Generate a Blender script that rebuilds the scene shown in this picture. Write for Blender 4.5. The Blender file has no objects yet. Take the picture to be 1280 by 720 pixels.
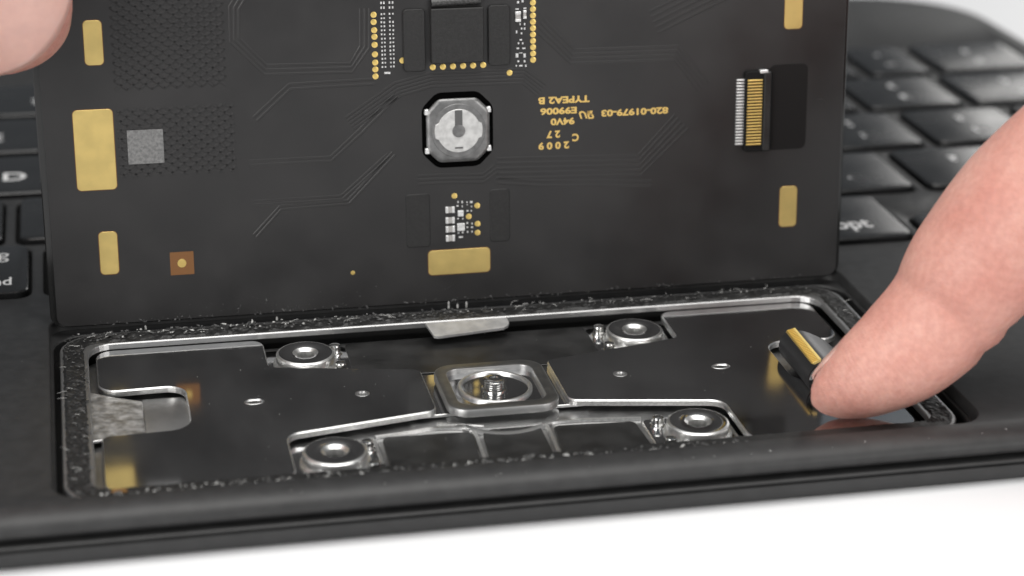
import bpy, bmesh, math, random
from mathutils import Vector, Matrix, noise
random.seed(7)
S = 0.001                       # everything below is written in millimetres
scene = bpy.context.scene
C = scene.collection

# ------------------------------------------------------------------ camera
cam_d = bpy.data.cameras.new('camera')
cam = bpy.data.objects.new('camera', cam_d); C.objects.link(cam)
scene.camera = cam
R_ = Vector((0.97744297, -0.21073061, 0.01406597))
U_ = Vector((0.06526102, 0.36470207, 0.92883443))
F_ = Vector((0.20086374, 0.90696472, -0.37022797))
cam.matrix_world = Matrix(((R_.x, U_.x, -F_.x, -44.232*S), (R_.y, U_.y, -F_.y, -227.827*S),
                           (R_.z, U_.z, -F_.z, 94.338*S), (0, 0, 0, 1)))
cam_d.sensor_width = 36.0
cam_d.lens = 2572.37/1280*36.0
cam_d.clip_start = 0.01
cam_d.clip_end = 20
cam_d.dof.use_dof = True
cam_d.dof.focus_distance = 236*S
cam_d.dof.aperture_fstop = 22.0
cam_d.dof.aperture_blades = 0

# ------------------------------------------------------------------ light
world = bpy.data.worlds.new('World'); scene.world = world
world.use_nodes = True
bg = world.node_tree.nodes['Background']
bg.inputs[0].default_value = (0.86, 0.93, 1.0, 1); bg.inputs[1].default_value = 0.15

def softbox(name, loc, target, sx, sy, power, col=(1, 0.98, 0.95)):
    l = bpy.data.lights.new(name, 'AREA'); l.shape = 'RECTANGLE'
    l.size = sx; l.size_y = sy; l.energy = power; l.color = col
    o = bpy.data.objects.new(name, l); C.objects.link(o)
    o.location = loc
    o.rotation_euler = (Vector(target)-Vector(loc)).to_track_quat('-Z', 'Y').to_euler()
    return o
softbox('softbox_top', (0.0, -0.10, 0.62), (0, -0.03, 0), 0.55, 0.45, 4.2)
softbox('softbox_left', (-0.42, -0.42, 0.20), (0, -0.02, 0), 0.28, 0.30, 2.3)
softbox('softbox_right', (0.36, -0.48, 0.22), (0, -0.02, 0), 0.30, 0.30, 1.25)
softbox('softbox_rear', (0.563, 0.66, 0.235), (0.09, 0.06, 0), 0.32, 0.24, 0.75)

scene.view_settings.view_transform = 'Standard'
scene.view_settings.look = 'None'
scene.view_settings.gamma = 1
scene.view_settings.exposure = 0
scene.view_settings.use_curve_mapping = False
scene.render.engine = 'CYCLES'
scene.cycles.max_bounces = 10
scene.cycles.use_denoising = True

# ------------------------------------------------------------------ materials
def mat(name, col, rough=0.5, metal=0.0, var=0.0, vscale=2.0, bump=0.0, bscale=20.0, spec=0.5,
        sss=0.0, coat=0.0, rvar=0.0, col2=None):
    """var: colour variation, bump: relief height in mm, scales in cycles per mm"""
    m = bpy.data.materials.new(name); m.use_nodes = True
    nt = m.node_tree; b = nt.nodes['Principled BSDF']
    b.inputs['Base Color'].default_value = (*col, 1)
    b.inputs['Roughness'].default_value = rough
    b.inputs['Metallic'].default_value = metal
    b.inputs['Specular IOR Level'].default_value = spec
    if coat: b.inputs['Coat Weight'].default_value = coat; b.inputs['Coat Roughness'].default_value = 0.15
    tc = nt.nodes.new('ShaderNodeTexCoord')
    if var > 0:
        n = nt.nodes.new('ShaderNodeTexNoise'); n.inputs['Scale'].default_value = vscale/S; n.inputs['Detail'].default_value = 5
        nt.links.new(tc.outputs['Object'], n.inputs['Vector'])
        mx = nt.nodes.new('ShaderNodeMix'); mx.data_type = 'RGBA'
        c2 = col2 or tuple(min(1, c*(1+var)) for c in col)
        mx.inputs[6].default_value = (*[c*(1-var) for c in col], 1) if not col2 else (*col, 1)
        mx.inputs[7].default_value = (*c2, 1)
        cr = nt.nodes.new('ShaderNodeMapRange'); cr.inputs[1].default_value = 0.35; cr.inputs[2].default_value = 0.65
        nt.links.new(n.outputs['Fac'], cr.inputs[0]); nt.links.new(cr.outputs[0], mx.inputs[0])
        nt.links.new(mx.outputs[2], b.inputs['Base Color'])
        if rvar:
            mr = nt.nodes.new('ShaderNodeMapRange'); mr.inputs[1].default_value = 0.3; mr.inputs[2].default_value = 0.7
            mr.inputs[3].default_value = max(0.02, rough-rvar); mr.inputs[4].default_value = rough+rvar
            nt.links.new(n.outputs['Fac'], mr.inputs[0]); nt.links.new(mr.outputs[0], b.inputs['Roughness'])
    if bump > 0:
        n2 = nt.nodes.new('ShaderNodeTexNoise'); n2.inputs['Scale'].default_value = bscale/S; n2.inputs['Detail'].default_value = 3
        nt.links.new(tc.outputs['Object'], n2.inputs['Vector'])
        bp = nt.nodes.new('ShaderNodeBump'); bp.inputs['Strength'].default_value = 1.0; bp.inputs['Distance'].default_value = bump*S
        nt.links.new(n2.outputs['Fac'], bp.inputs['Height']); nt.links.new(bp.outputs['Normal'], b.inputs['Normal'])
    if sss:
        b.inputs['Subsurface Weight'].default_value = sss
        b.inputs['Subsurface Radius'].default_value = (1.0, 0.35, 0.2)
        b.inputs['Subsurface Scale'].default_value = 1.6*S
    return m

M = dict(
    table=mat('white_table', (0.80, 0.805, 0.82), 0.55, var=0.01, vscale=0.02),
    deck=mat('soft_black_polyurethane', (0.024, 0.024, 0.0245), 0.50, var=0.16, vscale=0.6, bump=0.012, bscale=5.0, spec=0.45),
    lip=mat('lower_shell_black', (0.017, 0.017, 0.0175), 0.48, var=0.15, vscale=0.5, bump=0.012, bscale=4.0),
    wall=mat('cavity_black', (0.006, 0.006, 0.006), 0.7, spec=0.2),
    recess_shade=mat('recess_shade_black', (0.002, 0.002, 0.002), 0.9, spec=0.0),  # shadow inside the switch gap, put into the colour
    key=mat('key_cap_black', (0.012, 0.012, 0.0125), 0.25, var=0.2, vscale=0.15, rvar=0.04, bump=0.003, bscale=8.0),
    legend=mat('key_legend_white', (0.62, 0.62, 0.62), 0.5),
    board=mat('black_solder_mask', (0.018, 0.0173, 0.0176), 0.37, var=0.16, vscale=0.12, bump=0.004, bscale=2.2, rvar=0.07),
    trace=mat('trace_under_mask', (0.019, 0.0183, 0.0186), 0.37),
    glass=mat('black_glass_edge', (0.012, 0.012, 0.012), 0.12),
    gold=mat('plated_gold', (0.70, 0.53, 0.20), 0.42, 0.85, var=0.05, vscale=0.5, bump=0.003, bscale=6, rvar=0.06),
    goldstrip=mat('contact_gold', (0.86, 0.66, 0.24), 0.45, 0.3, var=0.08, vscale=1.5, bump=0.003, bscale=5),
    golddot=mat('gold_test_point', (0.82, 0.60, 0.20), 0.35, 0.8, bump=0.004, bscale=6),
    print=mat('gold_lettering', (0.72, 0.50, 0.16), 0.45, 0.5),
    brown=mat('bare_polyimide', (0.165, 0.072, 0.022), 0.4),
    grey=mat('grey_laser_mark', (0.15, 0.15, 0.15), 0.6, var=0.25, vscale=3.0),
    foam=mat('black_foam_pad', (0.011, 0.0108, 0.011), 0.62, var=0.25, vscale=3.0, bump=0.02, bscale=5.0),
    braid=mat('dark_braid', (0.06, 0.06, 0.06), 0.45, 0.5, var=0.4, vscale=4, bump=0.03, bscale=5),
    tape=mat('black_tape', (0.005, 0.0045, 0.0045), 0.5, spec=0.3, bump=0.003, bscale=4),
    tin=mat('tinned_terminal', (0.74, 0.74, 0.74), 0.38, 0.55, var=0.2, vscale=6),
    ceram=mat('grey_ceramic', (0.34, 0.33, 0.32), 0.5, var=0.15, vscale=5),
    nickel=mat('switch_disc_nickel', (0.56, 0.56, 0.555), 0.40, 0.4, var=0.14, vscale=1.2, bump=0.003, bscale=6),
    shell=mat('switch_shell_steel', (0.20, 0.20, 0.20), 0.38, 0.75, var=0.2, vscale=1.0, bump=0.004, bscale=4),
    slot=mat('switch_slot_dark', (0.12, 0.12, 0.12), 0.4, 0.5),
    steel=mat('polished_dark_steel', (0.74, 0.742, 0.748), 0.10, 1.0, var=0.07, vscale=0.12, bump=0.0004, bscale=0.7, rvar=0.035),
    cut=mat('cut_steel_edge', (0.80, 0.80, 0.79), 0.36, 1.0, var=0.10, vscale=3, bump=0.006, bscale=5),
    brush=mat('brushed_steel', (0.46, 0.46, 0.46), 0.36, 1.0, var=0.08, vscale=0.5, bump=0.004, bscale=3, rvar=0.05),
    satin=mat('satin_steel', (0.44, 0.44, 0.44), 0.42, 1.0, var=0.06, vscale=0.6, bump=0.006, bscale=5),
    boss=mat('turned_steel', (0.62, 0.62, 0.61), 0.16, 1.0, var=0.06, vscale=2, bump=0.002, bscale=4),
    frame=mat('frame_steel', (0.30, 0.30, 0.295), 0.36, 1.0, var=0.12, vscale=0.7, bump=0.008, bscale=5),
    zinc=mat('matte_zinc', (0.42, 0.42, 0.42), 0.58, 0.9, var=0.12, vscale=0.8, bump=0.008, bscale=5),
    galv=mat('spangled_zinc', (0.46, 0.46, 0.46), 0.42, 0.8, var=0.35, vscale=0.9, bump=0.012, bscale=3, rvar=0.12),
    film=mat('black_film', (0.016, 0.016, 0.016), 0.36, var=0.3, vscale=0.3, rvar=0.08, bump=0.003, bscale=2),
    glue=mat('torn_black_adhesive', (0.010, 0.010, 0.010), 0.50, var=0.5, vscale=2.5, bump=0.05, bscale=3.5),
    crumb=mat('adhesive_crumb', (0.055, 0.055, 0.055), 0.55, var=0.6, vscale=4, bump=0.03, bscale=9),
    fibre=mat('pale_adhesive_fibre', (0.42, 0.42, 0.41), 0.5, var=0.4, vscale=3),
    kapton=mat('orange_film', (0.16, 0.085, 0.03), 0.35, var=0.15, vscale=1),
    flex=mat('black_flex_ribbon', (0.016, 0.016, 0.017), 0.32, bump=0.003, bscale=2),
    stiff=mat('grey_stiffener', (0.07, 0.07, 0.073), 0.38, bump=0.003, bscale=4),
    nail=mat('fingernail', (0.60, 0.36, 0.31), 0.32, sss=0.25, var=0.04, vscale=0.6, coat=0.1),
)

def skin_material():
    m = mat('skin', (0.74, 0.42, 0.33), 0.48, sss=0.35, spec=0.35)
    nt = m.node_tree; b = nt.nodes['Principled BSDF']
    tc = nt.nodes.new('ShaderNodeTexCoord')
    def nz(scale, detail=4):
        n = nt.nodes.new('ShaderNodeTexNoise'); n.inputs['Scale'].default_value = scale/S; n.inputs['Detail'].default_value = detail
        nt.links.new(tc.outputs['Object'], n.inputs['Vector']); return n
    big = nz(0.16); fine = nz(1.4)
    mx = nt.nodes.new('ShaderNodeMix'); mx.data_type = 'RGBA'
    mx.inputs[6].default_value = (0.545, 0.25, 0.203, 1); mx.inputs[7].default_value = (0.615, 0.332, 0.275, 1)
    mr = nt.nodes.new('ShaderNodeMapRange'); mr.inputs[1].default_value = 0.33; mr.inputs[2].default_value = 0.67
    nt.links.new(big.outputs['Fac'], mr.inputs[0]); nt.links.new(mr.outputs[0], mx.inputs[0])
    mx2 = nt.nodes.new('ShaderNodeMix'); mx2.data_type = 'RGBA'; mx2.blend_type = 'OVERLAY'; mx2.inputs[0].default_value = 0.25
    nt.links.new(mx.outputs[2], mx2.inputs[6]); nt.links.new(fine.outputs['Fac'], mx2.inputs[7])
    nt.links.new(mx2.outputs[2], b.inputs['Base Color'])
    # skin relief: voronoi cells and papillary ridges
    vo = nt.nodes.new('ShaderNodeTexVoronoi'); vo.feature = 'DISTANCE_TO_EDGE'; vo.inputs['Scale'].default_value = 2.3/S
    nt.links.new(tc.outputs['Object'], vo.inputs['Vector'])
    ms = nt.nodes.new('ShaderNodeMapRange'); ms.inputs[2].default_value = 0.25
    nt.links.new(vo.outputs['Distance'], ms.inputs[0])
    uv = nt.nodes.new('ShaderNodeAttribute'); uv.attribute_name = 'ridge'
    sn = nt.nodes.new('ShaderNodeMath'); sn.operation = 'SINE'
    ad = nt.nodes.new('ShaderNodeMath'); ad.operation = 'MULTIPLY_ADD'; ad.inputs[1].default_value = 13.0
    sw = nz(0.25, 2)
    ml = nt.nodes.new('ShaderNodeMath'); ml.operation = 'MULTIPLY'; ml.inputs[1].default_value = 9.0
    nt.links.new(sw.outputs['Fac'], ml.inputs[0]); nt.links.new(uv.outputs['Fac'], ad.inputs[0]); nt.links.new(ml.outputs[0], ad.inputs[2])
    nt.links.new(ad.outputs[0], sn.inputs[0])
    b1 = nt.nodes.new('ShaderNodeBump'); b1.inputs['Strength'].default_value = 0.38; b1.inputs['Distance'].default_value = 0.05*S
    nt.links.new(ms.outputs[0], b1.inputs['Height'])
    b2 = nt.nodes.new('ShaderNodeBump'); b2.inputs['Strength'].default_value = 0.16; b2.inputs['Distance'].default_value = 0.035*S
    nt.links.new(sn.outputs[0], b2.inputs['Height']); nt.links.new(b1.outputs['Normal'], b2.inputs['Normal'])
    nt.links.new(b2.outputs['Normal'], b.inputs['Normal'])
    return m
M['skin'] = skin_material()

# ------------------------------------------------------------------ helpers
def make(name, verts, faces, mats, parent=None, fm=None, smooth=False, kind=None):
    me = bpy.data.meshes.new(name)
    me.from_pydata([(v[0]*S, v[1]*S, v[2]*S) for v in verts], [], faces)
    mats = mats if isinstance(mats, (list, tuple)) else [mats]
    for m in mats: me.materials.append(M[m])
    if fm: me.polygons.foreach_set('material_index', fm)
    if smooth: me.polygons.foreach_set('use_smooth', [True]*len(faces))
    me.update()
    return place(name, me, parent, kind)

def place(name, me, parent=None, kind=None):
    o = bpy.data.objects.new(name, me); C.objects.link(o)
    if parent is not None:
        o.parent = parent
        if parent.type == 'EMPTY' and parent.get('offset'): o.location = -parent.location
    if kind: o['kind'] = kind
    return o

def thing(name, label, cat, loc, offset=True):
    o = bpy.data.objects.new(name, None); C.objects.link(o)
    o.location = tuple(c*S for c in loc); o.empty_display_size = 0.005
    o['label'] = label; o['category'] = cat
    if offset: o['offset'] = 1
    return o

def rounded(pts, r, seg=6):
    """polygon with rounded corners; r is one radius or one for each corner"""
    n = len(pts); rs = r if isinstance(r, (list, tuple)) else [r]*n; out = []
    for i in range(n):
        p = Vector(pts[i]); a = Vector(pts[i-1]); b = Vector(pts[(i+1) % n])
        da = (a-p); db = (b-p); la, lb = da.length, db.length; da /= la; db /= lb
        ang = math.acos(max(-1, min(1, da.dot(db))))
        if rs[i] <= 0 or ang > 3.1: out.append((p.x, p.y)); continue
        t = min(rs[i]/math.tan(ang/2), la*0.48, lb*0.48); rr = t*math.tan(ang/2)
        bis = (da+db).normalized(); cen = p+bis*(rr/math.sin(ang/2))
        s = p+da*t-cen; e = p+db*t-cen
        a0 = math.atan2(s.y, s.x); d = math.atan2(e.y, e.x)-a0
        while d > math.pi: d -= 2*math.pi
        while d < -math.pi: d += 2*math.pi
        for k in range(seg+1):
            q = a0+d*k/seg; out.append((cen.x+rr*math.cos(q), cen.y+rr*math.sin(q)))
    return out
def rect(x0, x1, y0, y1, r=0.0, seg=5):
    return rounded([(x0, y0), (x1, y0), (x1, y1), (x0, y1)], r, seg)
def circle(cx, cy, r, n=24, ry=None):
    return [(cx+r*math.cos(2*math.pi*k/n), cy+(ry or r)*math.sin(2*math.pi*k/n)) for k in range(n)]
def area(l): return sum(l[i-1][0]*l[i][1]-l[i][0]*l[i-1][1] for i in range(len(l)))/2
def orient(l, ccw=True): return l if (area(l) > 0) == ccw else l[::-1]
def offset(l, d):
    n = len(l); out = []
    for i in range(n):
        a, p, b = l[i-1], l[i], l[(i+1) % n]
        e1 = (p[0]-a[0], p[1]-a[1]); e2 = (b[0]-p[0], b[1]-p[1])
        l1 = math.hypot(*e1) or 1e-9; l2 = math.hypot(*e2) or 1e-9
        n1 = (e1[1]/l1, -e1[0]/l1); n2 = (e2[1]/l2, -e2[0]/l2)
        bx, by = n1[0]+n2[0], n1[1]+n2[1]; L = math.hypot(bx, by) or 1e-9
        c = max(0.5, (n1[0]*bx+n1[1]*by)/L)
        out.append((p[0]+bx/L*d/c, p[1]+by/L*d/c))
    return out
def solid(loops, profs, bottom=True):
    """outer loop + hole loops; profs: for each loop a list of (outward offset, z), top first.
    returns verts, faces, material index (0 top, 1 side, 0 bottom)"""
    loops = [orient(l, i == 0) for i, l in enumerate(loops)]
    V, F, MI = [], [], []
    rings = []
    for l, pr in zip(loops, profs):
        rr = []
        for off, z in pr:
            q = offset(l, off) if abs(off) > 1e-9 else l
            base = len(V); V += [(x, y, z) for x, y in q]; rr.append(range(base, base+len(q)))
        rings.append(rr)
        n = len(l)
        for a, b in zip(rr[:-1], rr[1:]):
            for i in range(n):
                j = (i+1) % n
                F.append((a[i], b[i], b[j], a[j])); MI.append(1)
    def fill(idx, up):
        bm = bmesh.new(); mp = {}
        for rr in idx:
            vs = []
            for k in rr:
                v = bm.verts.new((V[k][0], V[k][1], 0)); mp[v] = k; vs.append(v)
            for i in range(len(vs)): bm.edges.new((vs[i-1], vs[i]))
        bm.normal_update()
        bmesh.ops.triangle_fill(bm, edges=bm.edges[:], use_beauty=True, use_dissolve=False, normal=(0, 0, 1))
        for f in bm.faces:
            ids = [mp[v] for v in f.verts]
            a = sum(V[ids[i-1]][0]*V[ids[i]][1]-V[ids[i]][0]*V[ids[i-1]][1] for i in range(3))
            if abs(a) < 1e-12: continue
            F.append(tuple(ids if (a > 0) == up else ids[::-1])); MI.append(0)
        bm.free()
    fill([r[0] for r in rings], True)
    if bottom: fill([r[-1] for r in rings], False)
    return V, F, MI
def prism(name, loops, z0, z1, mats, parent, ch=0.06, **k):
    if loops and isinstance(loops[0][0], (int, float)): loops = [loops]
    pr = [(-ch, z1), (0, z1-ch), (0, z0)] if ch > 0 else [(0, z1), (0, z0)]
    V, F, MI = solid(loops, [pr]*len(loops))
    if not isinstance(mats, (list, tuple)): mats = [mats, mats]
    return make(name, V, F, mats, parent, MI, **k)
def lathe(name, cx, cy, prof, mats, parent, n=40, fm=None, smooth=True):
    """prof: list of (r, z) from the outside to the axis"""
    V, F, MI = [], [], []
    for r, z in prof:
        V += [(cx+r*math.cos(2*math.pi*k/n), cy+r*math.sin(2*math.pi*k/n), z) for k in range(n)]
    for s in range(len(prof)-1):
        for k in range(n):
            j = (k+1) % n
            F.append((s*n+k, s*n+j, (s+1)*n+j, (s+1)*n+k)); MI.append(fm[s] if fm else 0)
    F.append(tuple(range((len(prof)-1)*n, len(prof)*n))); MI.append(fm[-1] if fm else 0)
    o = make(name, V, F, mats, parent, MI, smooth=smooth)
    sharp(o); return o
def sharp(o, ang=35):
    me = o.data; me.polygons.foreach_set('use_smooth', [True]*len(me.polygons))
    try: me.set_sharp_from_angle(angle=math.radians(ang))
    except Exception: pass
def boxes(name, lst, z0, mat_, parent, kind='stuff'):
    """small flat parts joined: (cx, cy, w, h, height)"""
    V, F = [], []
    for cx, cy, w, h, t in lst:
        b = len(V); x, y = w/2, h/2; c = min(w, h)*0.15
        V += [(cx-x, cy-y, z0), (cx+x, cy-y, z0), (cx+x, cy+y, z0), (cx-x, cy+y, z0)]
        V += [(cx-x+c, cy-y+c, z0+t), (cx+x-c, cy-y+c, z0+t), (cx+x-c, cy+y-c, z0+t), (cx-x+c, cy+y-c, z0+t)]
        F += [(b+4, b+5, b+6, b+7)]+[(b+i, b+(i+1) % 4, b+4+(i+1) % 4, b+4+i) for i in range(4)]
    return make(name, V, F, mat_, parent, kind=kind)
def strips(lines, w, t, z0):
    """raised flat strips along polylines"""
    V, F = [], []
    for pl in lines:
        n = len(pl); L, R = [], []
        for i in range(n):
            a = Vector(pl[max(0, i-1)]); b = Vector(pl[min(n-1, i+1)]); d = (b-a).normalized(); nn = Vector((-d.y, d.x))
            p = Vector(pl[i]); L.append(p+nn*w/2); R.append(p-nn*w/2)
        b0 = len(V)
        for i in range(n):
            V += [(L[i].x, L[i].y, z0), ((L[i]*0.85+R[i]*0.15).x, (L[i]*0.85+R[i]*0.15).y, z0+t),
                  ((R[i]*0.85+L[i]*0.15).x, (R[i]*0.85+L[i]*0.15).y, z0+t), (R[i].x, R[i].y, z0)]
        for i in range(n-1):
            a, b = b0+4*i, b0+4*i+4
            for k in range(3): F.append((a+k, a+k+1, b+k+1, b+k)[::-1])
    return V, F
def text_mesh(body, bold=0.0):
    cu = bpy.data.curves.new('lettering_curve', 'FONT'); cu.body = body; cu.size = 1; cu.offset = bold; cu.resolution_u = 3
    o = bpy.data.objects.new('lettering_curve', cu); C.objects.link(o)
    bpy.context.view_layer.update()
    me = bpy.data.meshes.new_from_object(o.evaluated_get(bpy.context.evaluated_depsgraph_get()))
    vs = [v.co.copy() for v in me.vertices]; fs = [tuple(p.vertices) for p in me.polygons]
    bpy.data.objects.remove(o); bpy.data.curves.remove(cu); bpy.data.meshes.remove(me)
    x0 = min(v.x for v in vs); x1 = max(v.x for v in vs); y0 = min(v.y for v in vs); y1 = max(v.y for v in vs)
    return [((v.x-x0)/(x1-x0)-0.5, (v.y-y0)/(y1-y0)-0.5) for v in vs], fs
def lettering(name, body, cx, cy, w, h, z, mat_, parent, rot=0.0, shear=0.0, bold=0.0):
    vs, fs = text_mesh(body, bold); c, s = math.cos(rot), math.sin(rot); V = []
    for x, y in vs:
        x, y = x*w+shear*y*h, y*h
        V.append((cx+c*x-s*y, cy+s*x+c*y, z))
    return make(name, V, fs, mat_, parent)

def smoothp(pr, k=4):
    out = []
    for i in range(len(pr)-1):
        p0, p1, p2, p3 = pr[max(0, i-1)], pr[i], pr[i+1], pr[min(len(pr)-1, i+2)]
        for j in range(k):
            t_ = j/k
            out.append(tuple(0.5*((2*b)+(-a+c)*t_+(2*a-5*b+4*c-d)*t_*t_+(-a+3*b-3*c+d)*t_**3) for a, b, c, d in zip(p0, p1, p2, p3)))
    return out+[tuple(pr[-1])]

# ------------------------------------------------------------------ table
TZ = -5.6
t = make('table', [(-3000, -3000, TZ), (3000, -3000, TZ), (3000, 3000, TZ), (-3000, 3000, TZ)], [(0, 1, 2, 3)], 'table')
t['kind'] = 'structure'

# ------------------------------------------------------------------ keyboard case
case = thing('keyboard_case', 'black soft-touch keyboard case lying open with its trackpad cavity bare', 'keyboard', (0, 40, TZ))
XC = -0.35
CAVX, CY0, CY1 = 49.3, -43.5, 3.2
cavity = rounded([(-CAVX, CY0), (CAVX, CY0), (CAVX, CY1), (-CAVX, CY1)], [3.2, 3.2, 2.5, 2.5], 8)
outer = rounded([(-121.5, -44.5), (121.5, -44.5), (121.5, 140), (-121.5, 140)], [10, 10, 19, 19], 14)

# keys: rows of (x0, x1, y0, y1, legends)
G, KH, KW = 2.3, 16.3, 15.7
rows = []
def run(right, names, y, U=18.0):
    for i, nme in enumerate(names): rows.append((right-i*U-KW, right-i*U, y, y+KH, nme))
y = 11.3
rows += [(47.0, 63.3, y, y+KH, 'opt'), (26.2, 44.6, y, y+KH, 'cmd'), (-49.1, 23.8, y, y+KH, ''), (-70.6, -51.5, y, y+KH, 'cmd'),
         (-89.3, -73.0, y, y+KH, 'opt'), (-117, -91.7, y, y+KH, 'ctrl'),
         (65.7, 82.0, y, y+7.4, '◂'), (84.4, 100.7, y, y+7.4, '▾'), (84.4, 100.7, y+8.9, y+KH, '▴'), (103.1, 117, y, y+7.4, '▸')]
y = 29.8
run(71.1, ['>\n.', '<\n,', 'M', 'N', 'B', 'V', 'C', 'X', 'Z'], y); rows += [(73.5, 89.8, y, y+KH, '?\n/'), (92.2, 117, y, y+KH, 'shift'), (-117, -91.0, y, y+KH, 'shift')]
y = 48.6
run(80.4, [':\n;', 'L', 'K', 'J', 'H', 'G', 'F', 'D', 'S', 'A'], y); rows += [(82.8, 99.1, y, y+KH, '"\n\''), (101.5, 117, y, y+KH, 'return'), (-117, -99.7, y, y+KH, '')]
y = 67.4
run(94.9, ['{\n[', 'P', 'O', 'I', 'U', 'Y', 'T', 'R', 'E', 'W', 'Q'], y); rows += [(97.3, 117, y, y+KH, '}\n]'), (-117, -103.2, y, y+KH, '')]
y = 86.0
rows += [(86.8, 97.1, y, y+KH, '_\n-'), (99.5, 117, y, y+KH, '+\n=')]
run(84.4, list(')(*&^%$#@!'), y); rows += [(-117, -97.6, y, y+KH, '~\n`')]
holes = [rect(a-0.7, b+0.5, c-0.9, d+0.5, 1.9, 4) for a, b, c, d, _ in rows]
loops = [outer, cavity]+holes
edge = [(0, 0), (0.7, -0.05), (1.5, -0.24), (2.2, -0.62), (2.62, -1.1), (2.72, -1.5), (2.55, -1.95), (2.25, -2.32), (1.9, -2.56), (0.8, -2.62)]
wallp = [(0, 0), (0.12, -0.05), (0.2, -0.2), (0.2, -3.6)]
keyp = [(0, 0), (0.1, -0.08), (0.12, -0.25), (0.12, -1.4)]
V, F, MI = solid(loops, [edge, wallp]+[keyp]*len(holes), bottom=False)
deck = make('deck', V, F, ['deck', 'deck'], case, MI); sharp(deck, 50)
# lower shell
V, F, MI = solid([outer, offset(orient(cavity), 0.8)], [[(0.8, -2.80), (2.7, -2.78), (2.95, -2.84), (3.04, -2.98), (2.72, -3.16), (2.74, -3.26), (3.14, -3.38), (3.08, -3.6), (2.9, -4.1), (2.65, -4.8), (2.35, -5.3), (1.9, -5.55), (1.2, -5.6)], [(0, -2.80), (0, -5.58)]], bottom=True)
sh = make('bottom_shell', V, F, ['lip', 'lip'], case, MI); sharp(sh, 50)
prism('key_bed', [rect(-119, 119, 9, 104, 2)], -1.9, -1.25, 'wall', case, 0)
prism('cavity_floor', [rect(-CAVX-1, CAVX+1, CY0-0.6, CY1+1, 2)], -4.4, -3.7, 'wall', case, 0)
prism('cavity_ledge', [rounded([(-49.45, CY0), (49.45, CY0), (49.45, 3.3), (-49.45, 3.3)], 3, 8), rect(-48.75, 48.75, -42.5, 1.2, 4, 8)], -3.7, -1.5, ['deck', 'deck'], case, 0.15)

key_cache = {}
for a, b, c, d, leg in rows:
    w, h = round(b-a, 2), round(d-c, 2)
    if (w, h) not in key_cache:
        L = [rect(-w/2, w/2, -h/2, h/2, 1.5, 5)]
        V, F, MI = solid(L, [[(-0.45, 0.62), (-0.15, 0.56), (0, 0.38), (0, -1.2)]])
        o = make('key', V, F, ['key', 'key'], case, MI); sharp(o, 30); key_cache[(w, h)] = o.data
    else:
        o = place('key', key_cache[(w, h)], case)
    o.location = o.location+Vector(((a+b)/2*S, (c+d)/2*S, 0))
    if not leg: continue
    z = 0.625
    if '\n' in leg:
        u, l = leg.split('\n')
        lettering('legend', u, 0, 3.0, 0.9 if u in ':"_' else 1.5, 0.5 if u == '_' else 2.4, z, 'legend', o, bold=0.02)
        lettering('legend', l, 0, -3.0, 0.6 if l in ".;'" else 1.4, 0.5 if l in '.-' else 2.0, z, 'legend', o, bold=0.02)
    elif leg in ('opt', 'cmd', 'ctrl', 'shift', 'return'):
        k = len(leg)*1.35
        s = -1 if a < 0 else 1
        if leg == 'opt': k = 5.2
        lettering('legend', leg, 1.3 if leg == 'opt' else -s*(w/2-2.0-k/2), -h/2+4.4 if leg == 'opt' else -h/2+3.6, k, 4.1 if leg == 'opt' else 2.6, z, 'legend', o, bold=0.015)
        if leg == 'cmd':
            V_, F_s = strips([[(-s*(w/2-4)+r*math.cos(k2)*0.55+dx, 3.8+r*math.sin(k2)*0.55+dy) for k2 in [j*math.pi/6 for j in range(13)]]
                              for dx, dy, r in [(-0.9, -0.9, 1), (0.9, -0.9, 1), (0.9, 0.9, 1), (-0.9, 0.9, 1), (0, 0, 0.9)]], 0.28, 0.004, z)
            make('legend', V_, F_s, 'legend', o)
        else:
            lettering('legend', '⌥' if leg == 'opt' else '^', -1.0 if leg == 'opt' else -s*(w/2-3.2), 4.2, 2.2, 1.6, z, 'legend', o)
    else:
        lettering('legend', leg, 0.0, -1.2, 3.2 if h > 8 else 2.0, 3.4 if h > 8 else 1.8, z, 'legend', o, bold=0.02)

# ---- metal tray in the cavity
tray_in = rounded([(XC-44.5, -41.6), (XC+44.5, -41.6), (XC+44.5, -3.2), (XC-44.5, -3.2)], 3.0, 8)
tray_out = rounded([(XC-47.7, -43.0), (XC+47.7, -43.0), (XC+47.7, -0.1), (XC-47.7, -0.1)], 4.5, 8)
tray = prism('metal_tray', [tray_out, tray_in], -1.7, -1.0, ['satin', 'satin'], case, 0.12)
prism('tray_floor', [rounded([(XC-45, -41.8), (XC+45, -41.8), (XC+45, -2.9), (XC-45, -2.9)], 3, 6)], -3.65, -3.2, 'brush', case, 0)
V, F = [], []
tabp = [(-5.0, 4.8), (-4.6, 4.2)]
tv = [(-5.1, -3.15, -1.14), (4.9, -3.15, -1.14), (4.95, -4.4, -1.35), (4.7, -4.9, -1.45), (4.1, -5.3, -1.55), (-4.0, -6.1, -1.75), (-4.5, -5.9, -1.72)]
V = tv+[(x, y_, z-0.3) for x, y_, z in tv]; n = len(tv)
F = [tuple(range(n))[::-1], tuple(range(n, 2*n))]+[(i, (i+1) % n, n+(i+1) % n, n+i) for i in range(n)]
make('tab', V, F, 'zinc', tray)

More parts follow.
